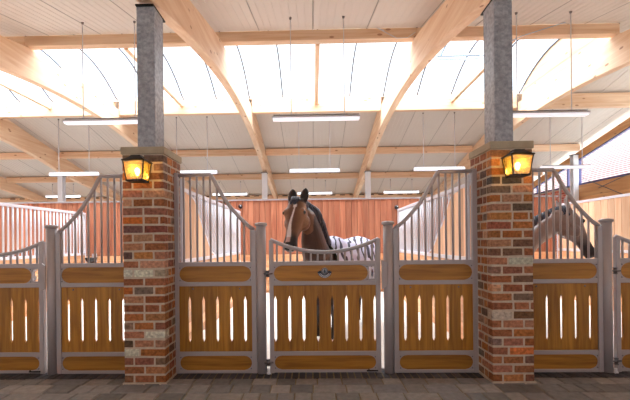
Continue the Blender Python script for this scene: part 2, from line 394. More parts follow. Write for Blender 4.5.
# ================================================================== timber frames
FX = [-16.56, -12.88, -9.2, -5.52, -1.84, 1.84, 5.52]
Fname = {-16.56: 'farthest left timber arch, only its tail end in view by the eave', -12.88: 'timber arch second from the far left end', -9.2: 'timber arch whose straight tail crosses the upper left edge of the view',
         -5.52: 'wide pine arch sweeping from the upper left corner to the zinc post', -1.84: 'curved pine arch rising from the left brick pillar',
         1.84: 'curved pine arch rising from the right brick pillar', 5.52: 'pale pine arch sweeping out of the upper right corner'}
def arch_profile():
    lowe = []
    a, b = 3.72, 13.4; mid = (a+b)/2
    for i in range(25):
        yy = a+(b-a)*i/24; t_ = (yy-mid)/((b-a)/2); lowe.append((yy, 3.90+.72*(1-abs(t_)**2.0)))
    topp = [(-1.1, zn(-1.1)-.2), (6.2, zn(6.2)-.2), (6.85, 5.12), (8.55, 5.15), (10.0, 5.10), (10.7, zf(10.7)-.1), (17.4, zf(17.4)-.1)]
    low = [(-1.1, 3.0)]+lowe+[(17.4, 3.32)]
    return low, topp
low, topp = arch_profile()
for x in FX:
    pts = [(x-.08, a, b) for a, b in low]+[(x-.08, a, b) for a, b in reversed(topp)]
    # built as a strip of quads so the concave side triangulates cleanly
    mb = MB()
    def zt(yy):
        for (a, za), (b, zb) in zip(topp, topp[1:]):
            if a <= yy <= b+1e-6: return za+(zb-za)*(yy-a)/(b-a)
        return topp[-1][1]
    yl = sorted(set([a for a, _ in low]+[a for a, _ in topp]))
    def zl(yy):
        for (a, za), (b, zb) in zip(low, low[1:]):
            if a <= yy <= b+1e-6: return za+(zb-za)*(yy-a)/(b-a)
        return low[-1][1]
    rows = [[(x-.08, q, zl(q)), (x+.08, q, zl(q)), (x+.08, q, zt(q)), (x-.08, q, zt(q))] for q in yl]
    n = len(rows); vs = [p for r_ in rows for p in r_]; fs = [(0, 1, 2, 3), (4*n-1, 4*n-2, 4*n-3, 4*n-4)]
    for i in range(n-1):
        for k in range(4): fs.append((4*i+k, 4*i+(k+1) % 4, 4*i+4+(k+1) % 4, 4*i+4+k))
    mb.add(vs, fs, (.5+.1*math.sin(x), .3, .4))
    tag(mb.build('arched_beam', pine_y, bevel=.008), Fname[x], 'roof beam', 'arched timber roof beams', 'thing')
# purlins, one length in each bay
rowsP = [(P1Y, zn(P1Y)-.217, .19, .16, 'thick purlin at the rooflight near edge', (-9.2, 5.52)),
         (P2Y, 4.95, .375, .14, 'pale purlin at the rooflight far edge', (-9.2, 9.2)),
         (13.02, zf(13.02)-.24, .22, .14, 'middle purlin of the far roof slope', (-12.88, 9.2)),
         (15.12, zf(15.12)-.24, .22, .14, 'lowest purlin of the far roof slope', (-12.88, 9.2))]
bayname = {-12.88: 'in the third bay left of the pillars', -9.2: 'in the second bay left of the pillars', -5.52: 'in the bay left of the left pillar', -1.84: 'above the horse in the rug',
           1.84: 'in the bay right of the right pillar', 5.52: 'in the end bay by the gable wall'}
for (yy, z0, h, d, lab, (a, b)) in rowsP:
    for x in FX+[9.2]:
        if a <= x < b-.1:
            e_ = 0 if yy == P1Y else .083; mb = MB(); mb.box((x+e_, yy-d/2, z0), (x+3.68-e_ if x < 5 else 9.12, yy+d/2, z0+h), tone())
            tag(mb.build('purlin', pine_x, bevel=.012), lab+' '+bayname[x], 'roof beam', 'purlins between the arched beams', 'thing')
# ties across the rooflight
for x, wh in ((-7.36, 'two bays left of the horse in the rug'), (-3.68, 'in the bay left of the left pillar'), (0, 'straight above the horse in the striped rug'), (3.68, 'in the bay right of the right pillar')):
    mb = MB(); mb.box((x-.045, P1Y+.09, 5.14), (x+.045, P2Y-.08, 5.26), tone())
    tag(mb.build('cross_bar', pine_y, bevel=.006), 'short timber bar under the rooflight '+wh, 'roof beam', 'timber bars under the rooflight', 'thing')
for x in (-5.52, -1.84, 1.84, 5.52):
    mb = MB(); mb.box((x-.05+(.13 if x > 0 else -.13), P1Y+.09, 5.16), (x+.05+(.13 if x > 0 else -.13), P2Y-.08, 5.26), tone())
    tag(mb.build('cross_bar', pine_y, bevel=.006), 'short timber bar under the rooflight beside the '+{-5.52: 'wide arch at the upper left', -1.84: 'arch on the left pillar', 1.84: 'arch on the right pillar', 5.52: 'wide arch at the upper right'}[x], 'roof beam', 'timber bars under the rooflight', 'thing')

# ================================================================== gable wall on the right
XG = 9.22
def gq(mb, pts, th=.08, col=None, x=XG): mb.prism([(x, a, b) for a, b in pts], (th, 0, 0), col)
w = MB(); r_ = random.Random(8)
for k in range(8):      # lying glulam planks below the windows
    z0 = k*.41; w.box((XG, -1.3, z0+.004), (XG+.1, 13.35, z0+.41-.004), (r_.random(), r_.random(), r_.random()))
wr = struct(w.build('wall_right', gable_wood), 'timber gable wall at the right end')
w = MB(); w.box((XG, 13.35, 0), (XG+.1, 17.6, 3.28)); wb = struct(w.build('wall_right_base', mortar), 'brick part of the gable wall near the far eave')
bb = MB(); r_ = random.Random(9)
for k in range(36):
    yy = 13.4-(k % 2)*.12
    while yy < 17.5:
        a_ = max(yy, 13.36); c = srgb(*r_.choice([(190, 96, 84), (206, 120, 104), (176, 84, 76), (216, 150, 136)]))[:3]
        bb.box((XG-.008, a_, k*.09+.01), (XG+.02, min(yy+.22, 17.5), k*.09+.078), c); yy += .24
bb.build('brickwork', brick_mat, wb, recalc=False)
rafter = MB()
for (a, b, f) in ((-1.3, 8.6, zn), (8.6, 17.5, zf)):
    gq(rafter, [(a, f(a)-.46), (b, f(b)-.46), (b, f(b)-.22), (a, f(a)-.22)], .12, (.2, .5, .5), XG-.04)
struct(rafter.build('trim_3', gable_wood), 'sloping timber rafter over the gable windows')
vg = MB()
for (a, b, f) in ((-1.3, 8.6, zn), (8.6, 17.5, zf)):
    vg.add([(XG+.05, a, f(a)-.22), (XG+.05, b, f(b)-.22), (XG+.05, b, f(b)-.01), (XG+.05, a, f(a)-.01)], [(0, 1, 2, 3)])
struct(vg.build('window_2', win_glass), 'narrow glazed strip between gable rafter and roof')
def gable_window(name, ya, yb, f, mull, label):
    g = MB(); g.add([(XG+.06, ya, 3.3), (XG+.06, yb, 3.3), (XG+.06, yb, f(yb)-.46), (XG+.06, ya, f(ya)-.46)], [(0, 1, 2, 3)])
    o = struct(g.build(name, win_glass), label); fr = MB(); t_ = .045
    fr.box((XG+.0, ya, 3.28), (XG+.08, yb, 3.34))
    for yy in [ya, yb-t_]+mull: fr.box((XG+.0, yy, 3.28), (XG+.08, yy+t_, f(yy+t_/2)-.46))
    gq(fr, [(ya, f(ya)-.5), (yb, f(yb)-.5), (yb, f(yb)-.45), (ya, f(ya)-.45)], .08)
    fr.build('window_frame', window_frame, o); return o
gable_window('window_3', 8.75, 13.2, zf, [10.95], 'sloped gable window next to the white post')
gable_window('window_4', 13.75, 17.2, zf, [15.6], 'farther gable window near the eave')
gable_window('window_5', 3.6, 8.4, zn, [6.0], 'unseen near gable window beside the ridge, added for light')  # mirrored window out of view, added as a source of light
w = MB(); gq(w, [(-1.3, 3.28), (3.6, 3.28), (3.6, zn(3.6)-.44), (-1.3, zn(-1.3)-.2)], .08, (.5, .5, .5)); struct(w.build('wall_right_upper', gable_wood), 'upper boards of the gable wall near the viewer')
# the neighbour's house seen through the gable windows
hx = thing('neighbour_house', (16, 14, 0), 'white neighbouring house with pink tiled roof outside the gable window', 'house')
mb = MB(); mb.box((15.5, 9, 0), (24, 30, 4.6)); mb.build('house_wall', outer_wall, hx)
mb = MB(); mb.prism([(15.1, 8.6, 4.5), (24.4, 8.6, 4.5), (19.7, 8.6, 8.2)], (0, 21.8, 0)); rfo = mb.build('house_roof', outer_tile, hx)
mb = MB()
for i in range(26):
    a = 15.1+i*.18; z_ = 4.52+i*.18*.8; mb.box((a, 8.6, z_), (a+.03, 30.4, z_+.05))
mb.build('tile_courses', tile_line, rfo)
mb = MB(); mb.prism([(16.4, 15.2, 5.62), (17.4, 15.2, 6.42), (17.4, 16.4, 6.42), (16.4, 16.4, 5.62)], (-.05, 0, .07)); mb.build('roof_window', blue_steel, rfo)
mb = MB(); mb.box((9.7, -30, -.35), (60, 60, -.3)); struct(mb.build('ground_outside', concrete), 'paved ground outside the gable')
# wind brace rods
for k, (a, b, lab) in enumerate((((9.19, 10.4, 2.3), (9.19, 12.95, 3.5), 'thin steel brace rod rising across the gable boards'), ((9.155, 8.9, 3.75), (9.155, 12.2, 3.05), 'thin steel brace rod falling across the gable window'))):
    mb = MB(); mb.tube([a, b], .012, 6); tag(mb.build('brace_rod', wire_dark), lab, 'brace')

# ================================================================== steel posts of the far row
fl = {-9.2: 'white steel post at the far left behind the railing', -5.52: 'white steel post of the far row directly behind the left brick pillar', -1.84: 'white steel post left of the horse, carrying the left arch',
      1.84: 'white steel post right of the horse, carrying the right arch', 5.52: 'white steel post of the far row directly behind the right brick pillar', 9.08: 'white steel post between the two gable windows'}
for x, lab in fl.items():
    r_ = thing('steel_post', (x, 13.2, 0), lab, 'post', 'steel posts of the far row', 'thing')
    mb = MB(); h = 3.88 if x < 9 else zf(13.2)-.3
    for (a, b, c, d) in ((-.09, -.09, .09, -.075), (-.09, .075, .09, .09), (-.008, -.075, .008, .075)): mb.box((x+a, 13.2+b, .02), (x+c, 13.2+d, h-.02))
    mb.build('shaft', white_steel, r_, bevel=.003)
    mb = MB(); mb.box((x-.11, 13.08, h-.02), (x+.11, 13.32, h+.0)); mb.build('head_plate', bolt_mat, r_)
    mb = MB(); mb.box((x-.13, 13.07, 0), (x+.13, 13.33, .02)); mb.build('base_plate', bolt_mat, r_)

# ================================================================== brick pillars
PAL = [(146, 84, 66), (152, 90, 66), (158, 98, 70), (170, 104, 66), (132, 78, 66), (122, 82, 70), (110, 84, 78), (158, 100, 84), (166, 108, 86), (146, 86, 64), (128, 92, 82), (172, 122, 104), (176, 108, 70)]
def pillar(cx, label, seed, special, hx_=.21):
    r_ = random.Random(seed)
    root = thing('brick_pillar', (cx, 3.95, 0), label, 'pillar', 'brick pillars between the stalls', 'thing')
    y0, y1, H = 3.70, 4.18, 2.315
    core = MB(); core.box((cx-hx_+.004, y0+.004, 0), (cx+hx_-.004, y1-.004, H)); core.build('mortar_core', mortar, root)
    br = MB(); n = 26; ch = H/n; j = .009
    def brick(a, b, c0=None, key=None):
        g = special.get(key) or r_.choice(PAL); e_ = r_.uniform(-13, 13); c = srgb(*[max(0, min(255, q+e_+h_+r_.uniform(-3, 3))) for q, h_ in zip(g, (2, 9, 1))])[:3]
        o = r_.uniform(0, .005); (x0_, ya, za), (x1_, yb, zb) = a, b
        e = .004*r_.random()
        # slightly irregular brick
        vs = [V((x0_, ya, za)), V((x1_, ya, za)), V((x1_, yb, za)), V((x0_, yb, za)), V((x0_, ya, zb)), V((x1_, ya, zb)), V((x1_, yb, zb)), V((x0_, yb, zb))]
        vs = [q+V((r_.uniform(-.002, .002), r_.uniform(-.002, .002), r_.uniform(-.003, .003))) for q in vs]
        br.add(vs, [(3, 2, 1, 0), (4, 5, 6, 7), (0, 1, 5, 4), (1, 2, 6, 5), (2, 3, 7, 6), (3, 0, 4, 7)], c)
    for k in range(n):
        z0 = k*ch+.010; z1 = (k+1)*ch-.009; b = .1
        xs = [-hx_, 0, hx_] if k % 2 else [-hx_, -hx_+.10, -hx_+.31, hx_]
        if k % 5 == 3: xs = [-hx_, -hx_+.16, hx_] if k % 2 else [-hx_, -hx_+.21, -hx_+.37, hx_]
        for side in (0, 1):
            ya, yb = (y0, y0+b) if side == 0 else (y1-b, y1)
            for i in range(len(xs)-1):
                brick((cx+xs[i]+(j if i else 0), ya, z0), (cx+xs[i+1]-(j if i < len(xs)-2 else 0), yb, z1), None, (k, i) if side == 0 else None)
        ysd = [y0+b, y0+.25, y1-b] if k % 2 else [y0+b, y0+.19, y0+.33, y1-b]
        for sx in (-1, 1):
            xa, xb = (cx-hx_, cx-hx_+b) if sx < 0 else (cx+hx_-b, cx+hx_)
            for i in range(len(ysd)-1): brick((xa, ysd[i]+j, z0), (xb, ysd[i+1]-j, z1))
    br.build('brickwork', brick_mat, root, bevel=.006, recalc=False)
    cp = MB(); cp.box((cx-hx_-.012, y0-.012, H), (cx+hx_+.012, y1+.012, H+.074)); c = cp.build('cap_stone', stone, root, bevel=.006); c['label'] = 'beige stone cap'
    ft = MB(); ft.box((cx-hx_-.012, y0-.012, -.02), (cx+hx_+.012, y1+.012, .012)); ft.build('mortar_footing', mortar, root)
    return root
pillar(-1.83, 'left red brick pillar with a whitewashed brick and an amber lantern on top', 21,
       {(12, 0): (196, 188, 178), (12, 1): (206, 198, 186), (12, 2): (150, 130, 120), (5, 1): (206, 196, 190), (3, 0): (196, 186, 180), (25, 0): (120, 90, 76), (24, 1): (190, 180, 176), (17, 0): (120, 80, 84), (17, 1): (130, 72, 66), (0, 0): (140, 96, 80), (14, 0): (112, 84, 84), (18, 0): (196, 104, 52), (10, 0): (190, 102, 58)})
pillar(1.850, 'right red brick pillar, pale smudges on its left corner, amber lantern on top', 33,
       {(7, 0): (190, 172, 164), (10, 0): (206, 148, 120), (22, 0): (70, 58, 60), (22, 1): (64, 54, 56), (13, 1): (186, 178, 170), (4, 0): (120, 92, 92), (3, 1): (196, 102, 56)}, .203)
# galvanised posts standing on the pillars
for cx, lab in ((P(145.6, 60, 3.8).x, 'dark galvanised steel column standing on the left brick pillar'), (P(503.4, 60, 3.8).x, 'dark galvanised steel column standing on the right brick pillar')):
    root = thing('steel_column', (cx, 3.95, 2.382), lab, 'column', 'galvanised columns on the pillars', 'thing')
    mb = MB(); mb.box((cx-.092, 3.8, 2.40), (cx+.092, 3.812, 3.87)); mb.box((cx-.092, 4.02, 2.40), (cx+.092, 4.032, 3.87))
    mb.box((cx-.092, 3.812, 2.40), (cx-.08, 4.02, 3.87)); mb.box((cx+.08, 3.812, 2.40), (cx+.092, 4.02, 3.87)); mb.build('shaft', zinc, root, bevel=.004)
    mb = MB(); mb.box((cx-.10, 3.77, 2.384), (cx+.10, 4.10, 2.40)); mb.build('base_plate', zinc, root)
    mb = MB(); mb.box((cx-.095, 3.78, 3.87), (cx+.095, 4.09, 3.885)); mb.build('head_plate', black_metal, root)

# ================================================================== lanterns
def lantern(cx, label):
    yc = 3.52; root = thing('wall_lantern', (cx, 3.69, 2.15), label, 'lantern', 'amber lanterns on the pillars', 'thing')
    def ring(hw, hd, z): return [(cx-hw, yc-hd, z), (cx+hw, yc-hd, z), (cx+hw, yc+hd, z), (cx-hw, yc+hd, z)]
    zt, zb = 2.196, 2.018; a, b = (.098, .085), (.075, .064)
    rf = MB()
    for (p, q) in ((((a[0]+.012), (a[1]+.012), zt), ((a[0]+.008), (a[1]+.008), zt+.012)), ((a[0]+.0, a[1]+.0, zt+.012), (.05, .044, zt+.050)), ((.05, .044, zt+.050), (.045, .04, zt+.060))):
        r1_, r2_ = ring(*p), ring(*q); rf.add(r1_+r2_, [(3, 2, 1, 0), (4, 5, 6, 7)]+[(i, (i+1) % 4, 4+(i+1) % 4, 4+i) for i in range(4)])
    rf.build('lantern_roof', black_metal, root)
    fr = MB(); A = ring(a[0], a[1], zt); B = ring(b[0], b[1], zb)
    for i in range(4): fr.tube([A[i], B[i]], .0065, 4, smooth=False)
    for rr_ in (A, B):
        for i in range(4): fr.tube([rr_[i], rr_[(i+1) % 4]], .006, 4, smooth=False)
    fr.build('lantern_frame', black_metal, root)
    bs = MB(); r1_, r2_ = ring(b[0]+.006, b[1]+.006, zb-.012), ring(b[0]+.006, b[1]+.006, zb+.002)
    bs.add(r1_+r2_, [(3, 2, 1, 0), (4, 5, 6, 7)]+[(i, (i+1) % 4, 4+(i+1) % 4, 4+i) for i in range(4)]); bs.build('lantern_base', black_metal, root)
    for i in range(4):
        g = MB(); g.add([A[i], A[(i+1) % 4], B[(i+1) % 4], B[i]], [(0, 1, 2, 3)]); g.build('glass_pane', amber, root, recalc=False)
    sk = MB(); sk.lathe([(.014, 0), (.016, .02), (.013, .045)], (cx, yc, zb+.002), 12); sk.build('bulb_socket', black_metal, root)
    bl = MB(); bl.lathe([(.006, .045), (.013, .055), (.022, .08), (.024, .098), (.018, .115), (.006, .125)], (cx, yc, zb), 14); bl.build('light_bulb', bulb_mat, root)
    wp = MB(); wp.box((cx-.035, 3.68, 2.07), (cx+.035, 3.70, 2.22)); wp.box((cx-.012, yc+.05, 2.205), (cx+.012, 3.69, 2.229)); wp.build('wall_bracket', black_metal, root)
    l = bpy.data.lights.new('lantern_light', 'POINT'); l.energy = 6; l.color = (1, .58, .2); l.shadow_soft_size = .02
    lo_ = bpy.data.objects.new('lantern_light', l); COL.objects.link(lo_); lo_.location = (cx, yc, zb+.095-.0); lo_.parent = root; lo_.location = V((cx, yc-.035, zb+.1))-root.location
lantern(-1.80, 'lit amber lantern with black iron frame on the left brick pillar')
lantern(1.81, 'lit amber lantern with black iron frame on the right brick pillar')

# ================================================================== stall fronts
YG = 4.0; GD = .022
ZT, ZM1, ZM0, ZO1, ZO0, ZQ1, ZQ0, ZB1, ZB0 = 2.175, 1.205, 1.16, 1.15, 1.005, .99, .945, .235, .19
def rbox(mb, x0, x1, z0, z1, d=GD, y=YG): mb.box((x0, y-d, z0), (x1, y+d, z1))
def stadium(x0, x1, z0, z1, n=10):
    r_ = (z1-z0)/2; zc = (z0+z1)/2
    return [(x1-r_+r_*math.cos(a), zc+r_*math.sin(a)) for a in [R(-90+180*i/n) for i in range(n+1)]]+[(x0+r_+r_*math.cos(a), zc+r_*math.sin(a)) for a in [R(90+180*i/n) for i in range(n+1)]]
def oval_panel(root, x0, x1, z0, z1):
    mb = MB(); pts = stadium(x0-.004, x1+.004, z0-.006, z1+.006); mb.prism([(a, YG-.012, b) for a, b in pts], (0, .026, 0), tone())
    mb.build('oval_board', oval_wood, root)
    zc = (z0+z1)/2; r_ = (z1-z0)/2
    for sx, xc, xe in ((-1, x0+r_, x0), (1, x1-r_, x1)):        # steel plates that fill the corners round the board ends
        for sz in (-1, 1):
            arc = [(xc+sx*r_*math.cos(a), zc+sz*r_*math.sin(a)) for a in [R(90*i/8) for i in range(9)]]
            pts = arc+[(xe+sx*.006, zc+sz*(r_+.012)), (xe+sx*.006, zc)]
            m2 = MB(); n = len(pts)
            # fan from the outer corner keeps the concave plate clean
            cpt = pts[-2]; front = [(p[0], YG-.018, p[1]) for p in pts]; back = [(p[0], YG+.018, p[1]) for p in pts]
            vs = front+back; fs = []
            ci = n-2
            for i in range(n):
                j2 = (i+1) % n; fs.append((i, j2, n+j2, n+i))
                if i != ci and j2 != ci: fs.append((ci, i, j2)); fs.append((n+ci, n+j2, n+i))
            m2.add(vs, fs); pt = m2.build('corner_plate', gate_metal, root)
            bz = MB(); bz.lathe([(.007, 0), (.006, -.006)], (xe+sx*-.008, YG-.018, zc+sz*(r_-.014)), 8, axis='y'); bz.build('bolt', bolt_mat, pt)
def plank_panel(root, x0, x1, joints, z0=ZB1, z1=ZQ0):
    """upright planks; each joint opens into a slot with pointed ends"""
    mb = MB(); edges = [x0]+list(joints)+[x1]; sw = .0145; sz0, sz1 = .335, .835
    for i in range(len(edges)-1):
        a, b = edges[i]+.0003, edges[i+1]-.0003; L_ = i > 0; R_ = i < len(edges)-2
        t_ = tone()
        # plank drawn as five stacked pieces so that both notches stay clean
        zs = [z0, sz0, sz0+.035, sz1-.05, sz1, z1]; no = [0, 0, sw, sw, 0, 0]
        lw = [min(a+(q if L_ else 0), b-.001) for q in no]; rw = [max(b-(q if R_ else 0), a+.001) for q in no]
        lw = [min(l_, r2) for l_, r2 in zip(lw, rw)]
        n = 6; vs = []
        for yy in (YG-.011, YG+.011):
            for k in range(n): vs += [(lw[k], yy, zs[k]), (rw[k], yy, zs[k])]
        fs = []
        for k in range(n-1):
            q = 2*k; fs += [(q, q+1, q+3, q+2), (2*n+q+2, 2*n+q+3, 2*n+q+1, 2*n+q), (q, q+2, 2*n+q+2, 2*n+q), (q+1, 2*n+q+1, 2*n+q+3, q+3)]
        fs += [(0, 2*n, 2*n+1, 1), (2*n-2, 2*n-1, 4*n-1, 4*n-2)]
        mb.add(vs, fs, t_)
    mb.build('plank_board', plank_wood, root, bevel=.0015)
def bars(root, xs, zfun, z0=ZM1, r_=.0115):
    for x in xs:
        mb = MB(); mb.tube([(x, YG, z0), (x, YG, zfun(x))], r_, 8); mb.build('bar', gate_metal, root)
def side_curve(xo, xi, n=14):
    """from the flat top at xo down to xi: hangs like a chain"""
    p = [(0, 2.155), (.03, 2.12), (.07, 2.03), (.125, 1.925), (.20, 1.80), (.28, 1.695), (.36, 1.605), (.43, 1.545)]
    s_ = (xi-xo)/.43; return [(xo+a*s_, b) for a, b in p]
def interp(pts, x):
    pts = sorted(pts)
    for (a, za), (b, zb) in zip(pts, pts[1:]):
        if a <= x <= b: return za+(zb-za)*(x-a)/(b-a)
    return pts[-1][1] if x > pts[-1][0] else pts[0][1]
def side_panel(side, label):
    """side=-1: pillar on the left, post on the right"""
    m = lambda x: x*(-side)           # authored for the left panel, mirrored for the right
    def rb(mb, a, b, z0, z1, d=GD): rbox(mb, min(m(a), m(b)), max(m(a), m(b)), z0, z1, d)
    xo, xi = -1.63, -.738
    root = thing('stall_screen', (m((xo+xi)/2), YG, 0), label, 'stall screen', 'fixed stall screens beside the pillars')
    f = MB(); rb(f, xo, xo+.05, .0, ZT, .025); f.build('pillar_stile', gate_metal, root, bevel=.004)
    f = MB(); rb(f, xi-.05, xi, .0, 1.545, .025); f.build('post_stile', gate_metal, root, bevel=.004)
    f = MB(); f.box((min(m(xo+.052), m(xo+.075)), YG+.03, 1.21), (max(m(xo+.052), m(xo+.075)), YG+.08, ZT-.05)); f.build('lit_side_strip', rail_metal, root, bevel=.003)  # pale strip puts the lit inner side of the stile into colour
    cv = side_curve(-1.24, xi-.018)
    f = MB(); f.tube([(m(xo+.03), YG, ZT-.022), (m(-1.27), YG, ZT-.022)]+[(m(a), YG, b) for a, b in cv], .021, 12); f.build('curved_top_rail', gate_metal, root)
    for nm, z0, z1 in (('middle_rail', ZM0, ZM1), ('plank_rail', ZQ0, ZQ1), ('lower_rail', ZB1-.045, ZB1), ('bottom_rail', .0, .034)):
        f = MB(); rb(f, xo+.05, xi-.05, z0, z1); f.build(nm, gate_metal, root, bevel=.004)
    xs = [m(xo+.05+.073*(k+.75)) for k in range(11)]; mc = [(m(a), b) for a, b in cv]
    bars(root, xs, lambda x: (ZT-.03 if abs(x) > 1.24 else interp(mc, x)-.004))
    a, b = sorted((m(xo+.05), m(xi-.05)))
    oval_panel(root, a+.006, b-.006, ZQ1+.003, ZM0-.003)
    oval_panel(root, a+.006, b-.006, .038, ZB1-.047)
    js = sorted(m(q) for q in (-1.466, -1.315, -1.164, -1.013, -.862))
    plank_panel(root, a, b, js)
    for q in (-1.43, -.92):
        bz = MB(); bz.lathe([(.009, 0), (.008, -.006)], (m(q), YG-.011, .915), 10, axis='y'); bz.build('bolt', bolt_mat, root)
    return root
def gate_post(x, label):
    root = thing('gate_post', (x, YG, 0), label, 'gate post', 'round posts beside the doors', 'thing')
    mb = MB(); mb.lathe([(.052, 0), (.052, 1.60)], (x, YG, 0), 24); mb.build('post_tube', gate_metal, root)
    mb = MB(); mb.lathe([(.05, 1.585), (.066, 1.592), (.068, 1.612), (.06, 1.622), (.03, 1.628)], (x, YG, 0), 24); mb.build('post_cap', gate_metal, root)
    return root
def door():
    root = thing('stall_door', (0, YG, 0), 'middle low stall door with a small winged emblem, horse looking over it', 'stall door', 'low hinged stall doors')
    x0, x1 = -.598, .598
    def zc(x): return 1.30+.135*(abs(x)/.575)**2.0
    for nm, a, b in (('hinge_stile', x0, x0+.045), ('latch_stile', x1-.05, x1)):
        f = MB(); rbox(f, a, b, .0, 1.435 if a < 0 else 1.445, .024); f.build(nm, gate_metal, root, bevel=.004)
    f = MB(); f.tube([(x, YG, zc(x)) for x in [-.585+1.17*i/22 for i in range(23)]], .021, 12); f.build('curved_top_rail', gate_metal, root)
    for nm, z0, z1 in (('middle_rail', ZM0, ZM1), ('plank_rail', ZQ0, ZQ1), ('lower_rail', ZB1-.045, ZB1), ('bottom_rail', .008, .038)):
        f = MB(); rbox(f, x0+.045, x1-.05, z0, z1); f.build(nm, gate_metal, root, bevel=.004)
    bars(root, [(k-7)*.0735 for k in range(15)], lambda x: zc(x)-.005)
    oval_panel(root, x0+.051, .463, ZQ1+.003, ZM0-.003)
    oval_panel(root, x0+.051, x1-.056, .042, ZB1-.047)
    plank_panel(root, x0+.045, x1-.05, [-.535+.1533*k for k in range(8)])
    # latch: an open cell with a looped handle
    lt = MB(); rbox(lt, .468, .478, ZQ1, ZM0, .016); rbox(lt, .535, .548, ZQ1, ZM0, .016); rbox(lt, .478, .535, ZM0-.02, ZM0, .012); rbox(lt, .478, .535, ZQ1, ZQ1+.02, .012)
    lp = lt.build('latch_housing', gate_metal, root)
    h = MB(); zc_ = (ZQ1+ZM0)/2
    h.tube([(.525, YG-.028, zc_+.055), (.505, YG-.032, zc_+.058), (.492, YG-.034, zc_+.035), (.488, YG-.034, zc_-.02), (.495, YG-.034, zc_-.05), (.51, YG-.034, zc_-.055), (.522, YG-.034, zc_-.035), (.524, YG-.034, zc_+.0)], .0075, 8)
    h.build('latch_handle', rail_metal, lp)
    k = MB(); pts = [(.60, .90), (.655, .935), (.655, 1.185), (.60, 1.22)]; k.prism([(a, YG-.075, b) for a, b in pts], (0, .02, 0)); k.build('latch_keeper', gate_metal, root, bevel=.003)
    for z_ in (1.075, .12):
        hg = MB(); hg.lathe([(.018, 0), (.018, .05)], (-.615, YG-.03, z_-.025), 12); hg.tube([(-.66, YG-.035, z_), (-.56, YG-.03, z_)], .009, 8)
        hg.lathe([(.024, 0), (.024, .008)], (-.615, YG-.03, z_-.034), 12); hg.lathe([(.022, 0), (.022, .008)], (-.615, YG-.03, z_+.026), 12)
        hg.build('hinge', bolt_mat, root)
    fp = MB(); fp.lathe([(.028, 0), (.024, .01), (.014, .03), (.014, .05)], (-.612, YG-.02, -.01), 14); fp.build('bottom_pivot', rail_metal, root)
    bt = MB(); bt.tube([(.44, YG-.034, .03), (.56, YG-.034, .03)], .008, 8); bt.tube([(.46, YG-.034, .03), (.46, YG-.05, .05)], .006, 8); bt.build('foot_bolt', black_metal, root)
    return root
door_mid = door()
# winged emblem on the middle door only
em = MB(); zc_ = (ZQ1+ZM0)/2+.002; ye = YG-.016
wing = [(-.078, .008), (-.05, .026), (-.04, .02), (.04, .02), (.05, .026), (.078, .008), (.062, -.026), (.034, -.048), (0, -.054), (-.034, -.048), (-.062, -.026)]
em.prism([(a, ye, zc_+b) for a, b in wing], (0, .006, 0)); e0 = em.build('emblem', emblem_dark, door_mid)
def ering(ra, rb, y_, cz, n=24, a0=0, a1=360, fz=1):
    m_ = MB(); vs = []; fs = []
    for i in range(n+1):
        a = R(a0+(a1-a0)*i/n); vs += [(ra*math.cos(a), y_, cz+ra*fz*math.sin(a)), (rb*math.cos(a), y_, cz+rb*fz*math.sin(a)), (ra*math.cos(a), y_+.004, cz+ra*fz*math.sin(a)), (rb*math.cos(a), y_+.004, cz+rb*fz*math.sin(a))]
    for i in range(n):
        q = 4*i; fs += [(q, q+1, q+5, q+4), (q+2, q+6, q+7, q+3), (q, q+4, q+6, q+2), (q+1, q+3, q+7, q+5)]
    m_.add(vs, fs); return m_
dk = MB(); dk.lathe([(.036, 0), (.036, .007)], (0, ye-.007, zc_+.02), 24, axis='y'); dk.build('emblem_disc', emblem_light, e0)
m_ = ering(.028, .033, ye-.010, zc_+.02); m_.build('emblem_ring', emblem_dark, e0)
dr = MB(); dr.prism([(a, ye-.011, zc_+.02+b) for a, b in ((0, .028), (.006, .012), (.012, -.006), (.012, -.014), (.006, -.02), (-.006, -.02), (-.012, -.014), (-.012, -.006), (-.006, .012))], (0, .003, 0)); dr.build('emblem_drop', emblem_dark, e0)
m_ = ering(.046, .054, ye-.004, zc_+.016, 20, 205, 335); m_.build('emblem_scroll', emblem_light, e0)
m_ = ering(.064, .070, ye-.004, zc_+.02, 24, 200, 340); m_.build('emblem_scroll', emblem_light, e0)

pL = side_panel(-1, 'stall panel with sloping bars between left pillar and middle door')
pR = side_panel(1, 'stall panel with sloping bars between middle door and right pillar')
gate_post(-.685, 'round grey post hinging the middle door, left of the horse')
pp = gate_post(.685, 'round grey post at the latch side of the middle door')
dup(pL, (3.68, 0, 0), 'stall panel directly right of the right pillar, second horse behind it')
dup(pR, (-3.665, 0, 0), 'stall panel directly left of the left pillar')
for x, lab in ((-2.985, 'round grey post at the far left, latch side of the left door'), (2.995, 'round grey post at the far right of the photo'), ):
    dup(pp, (x-.685, 0, 0), lab)
dup(door_mid, (-3.665, 0, 0), 'low stall door cut off by the left edge of the photo', drop=('emblem',))
dup(door_mid, (3.68, 0, 0), 'low stall door cut off by the right edge of the photo', drop=('emblem',))

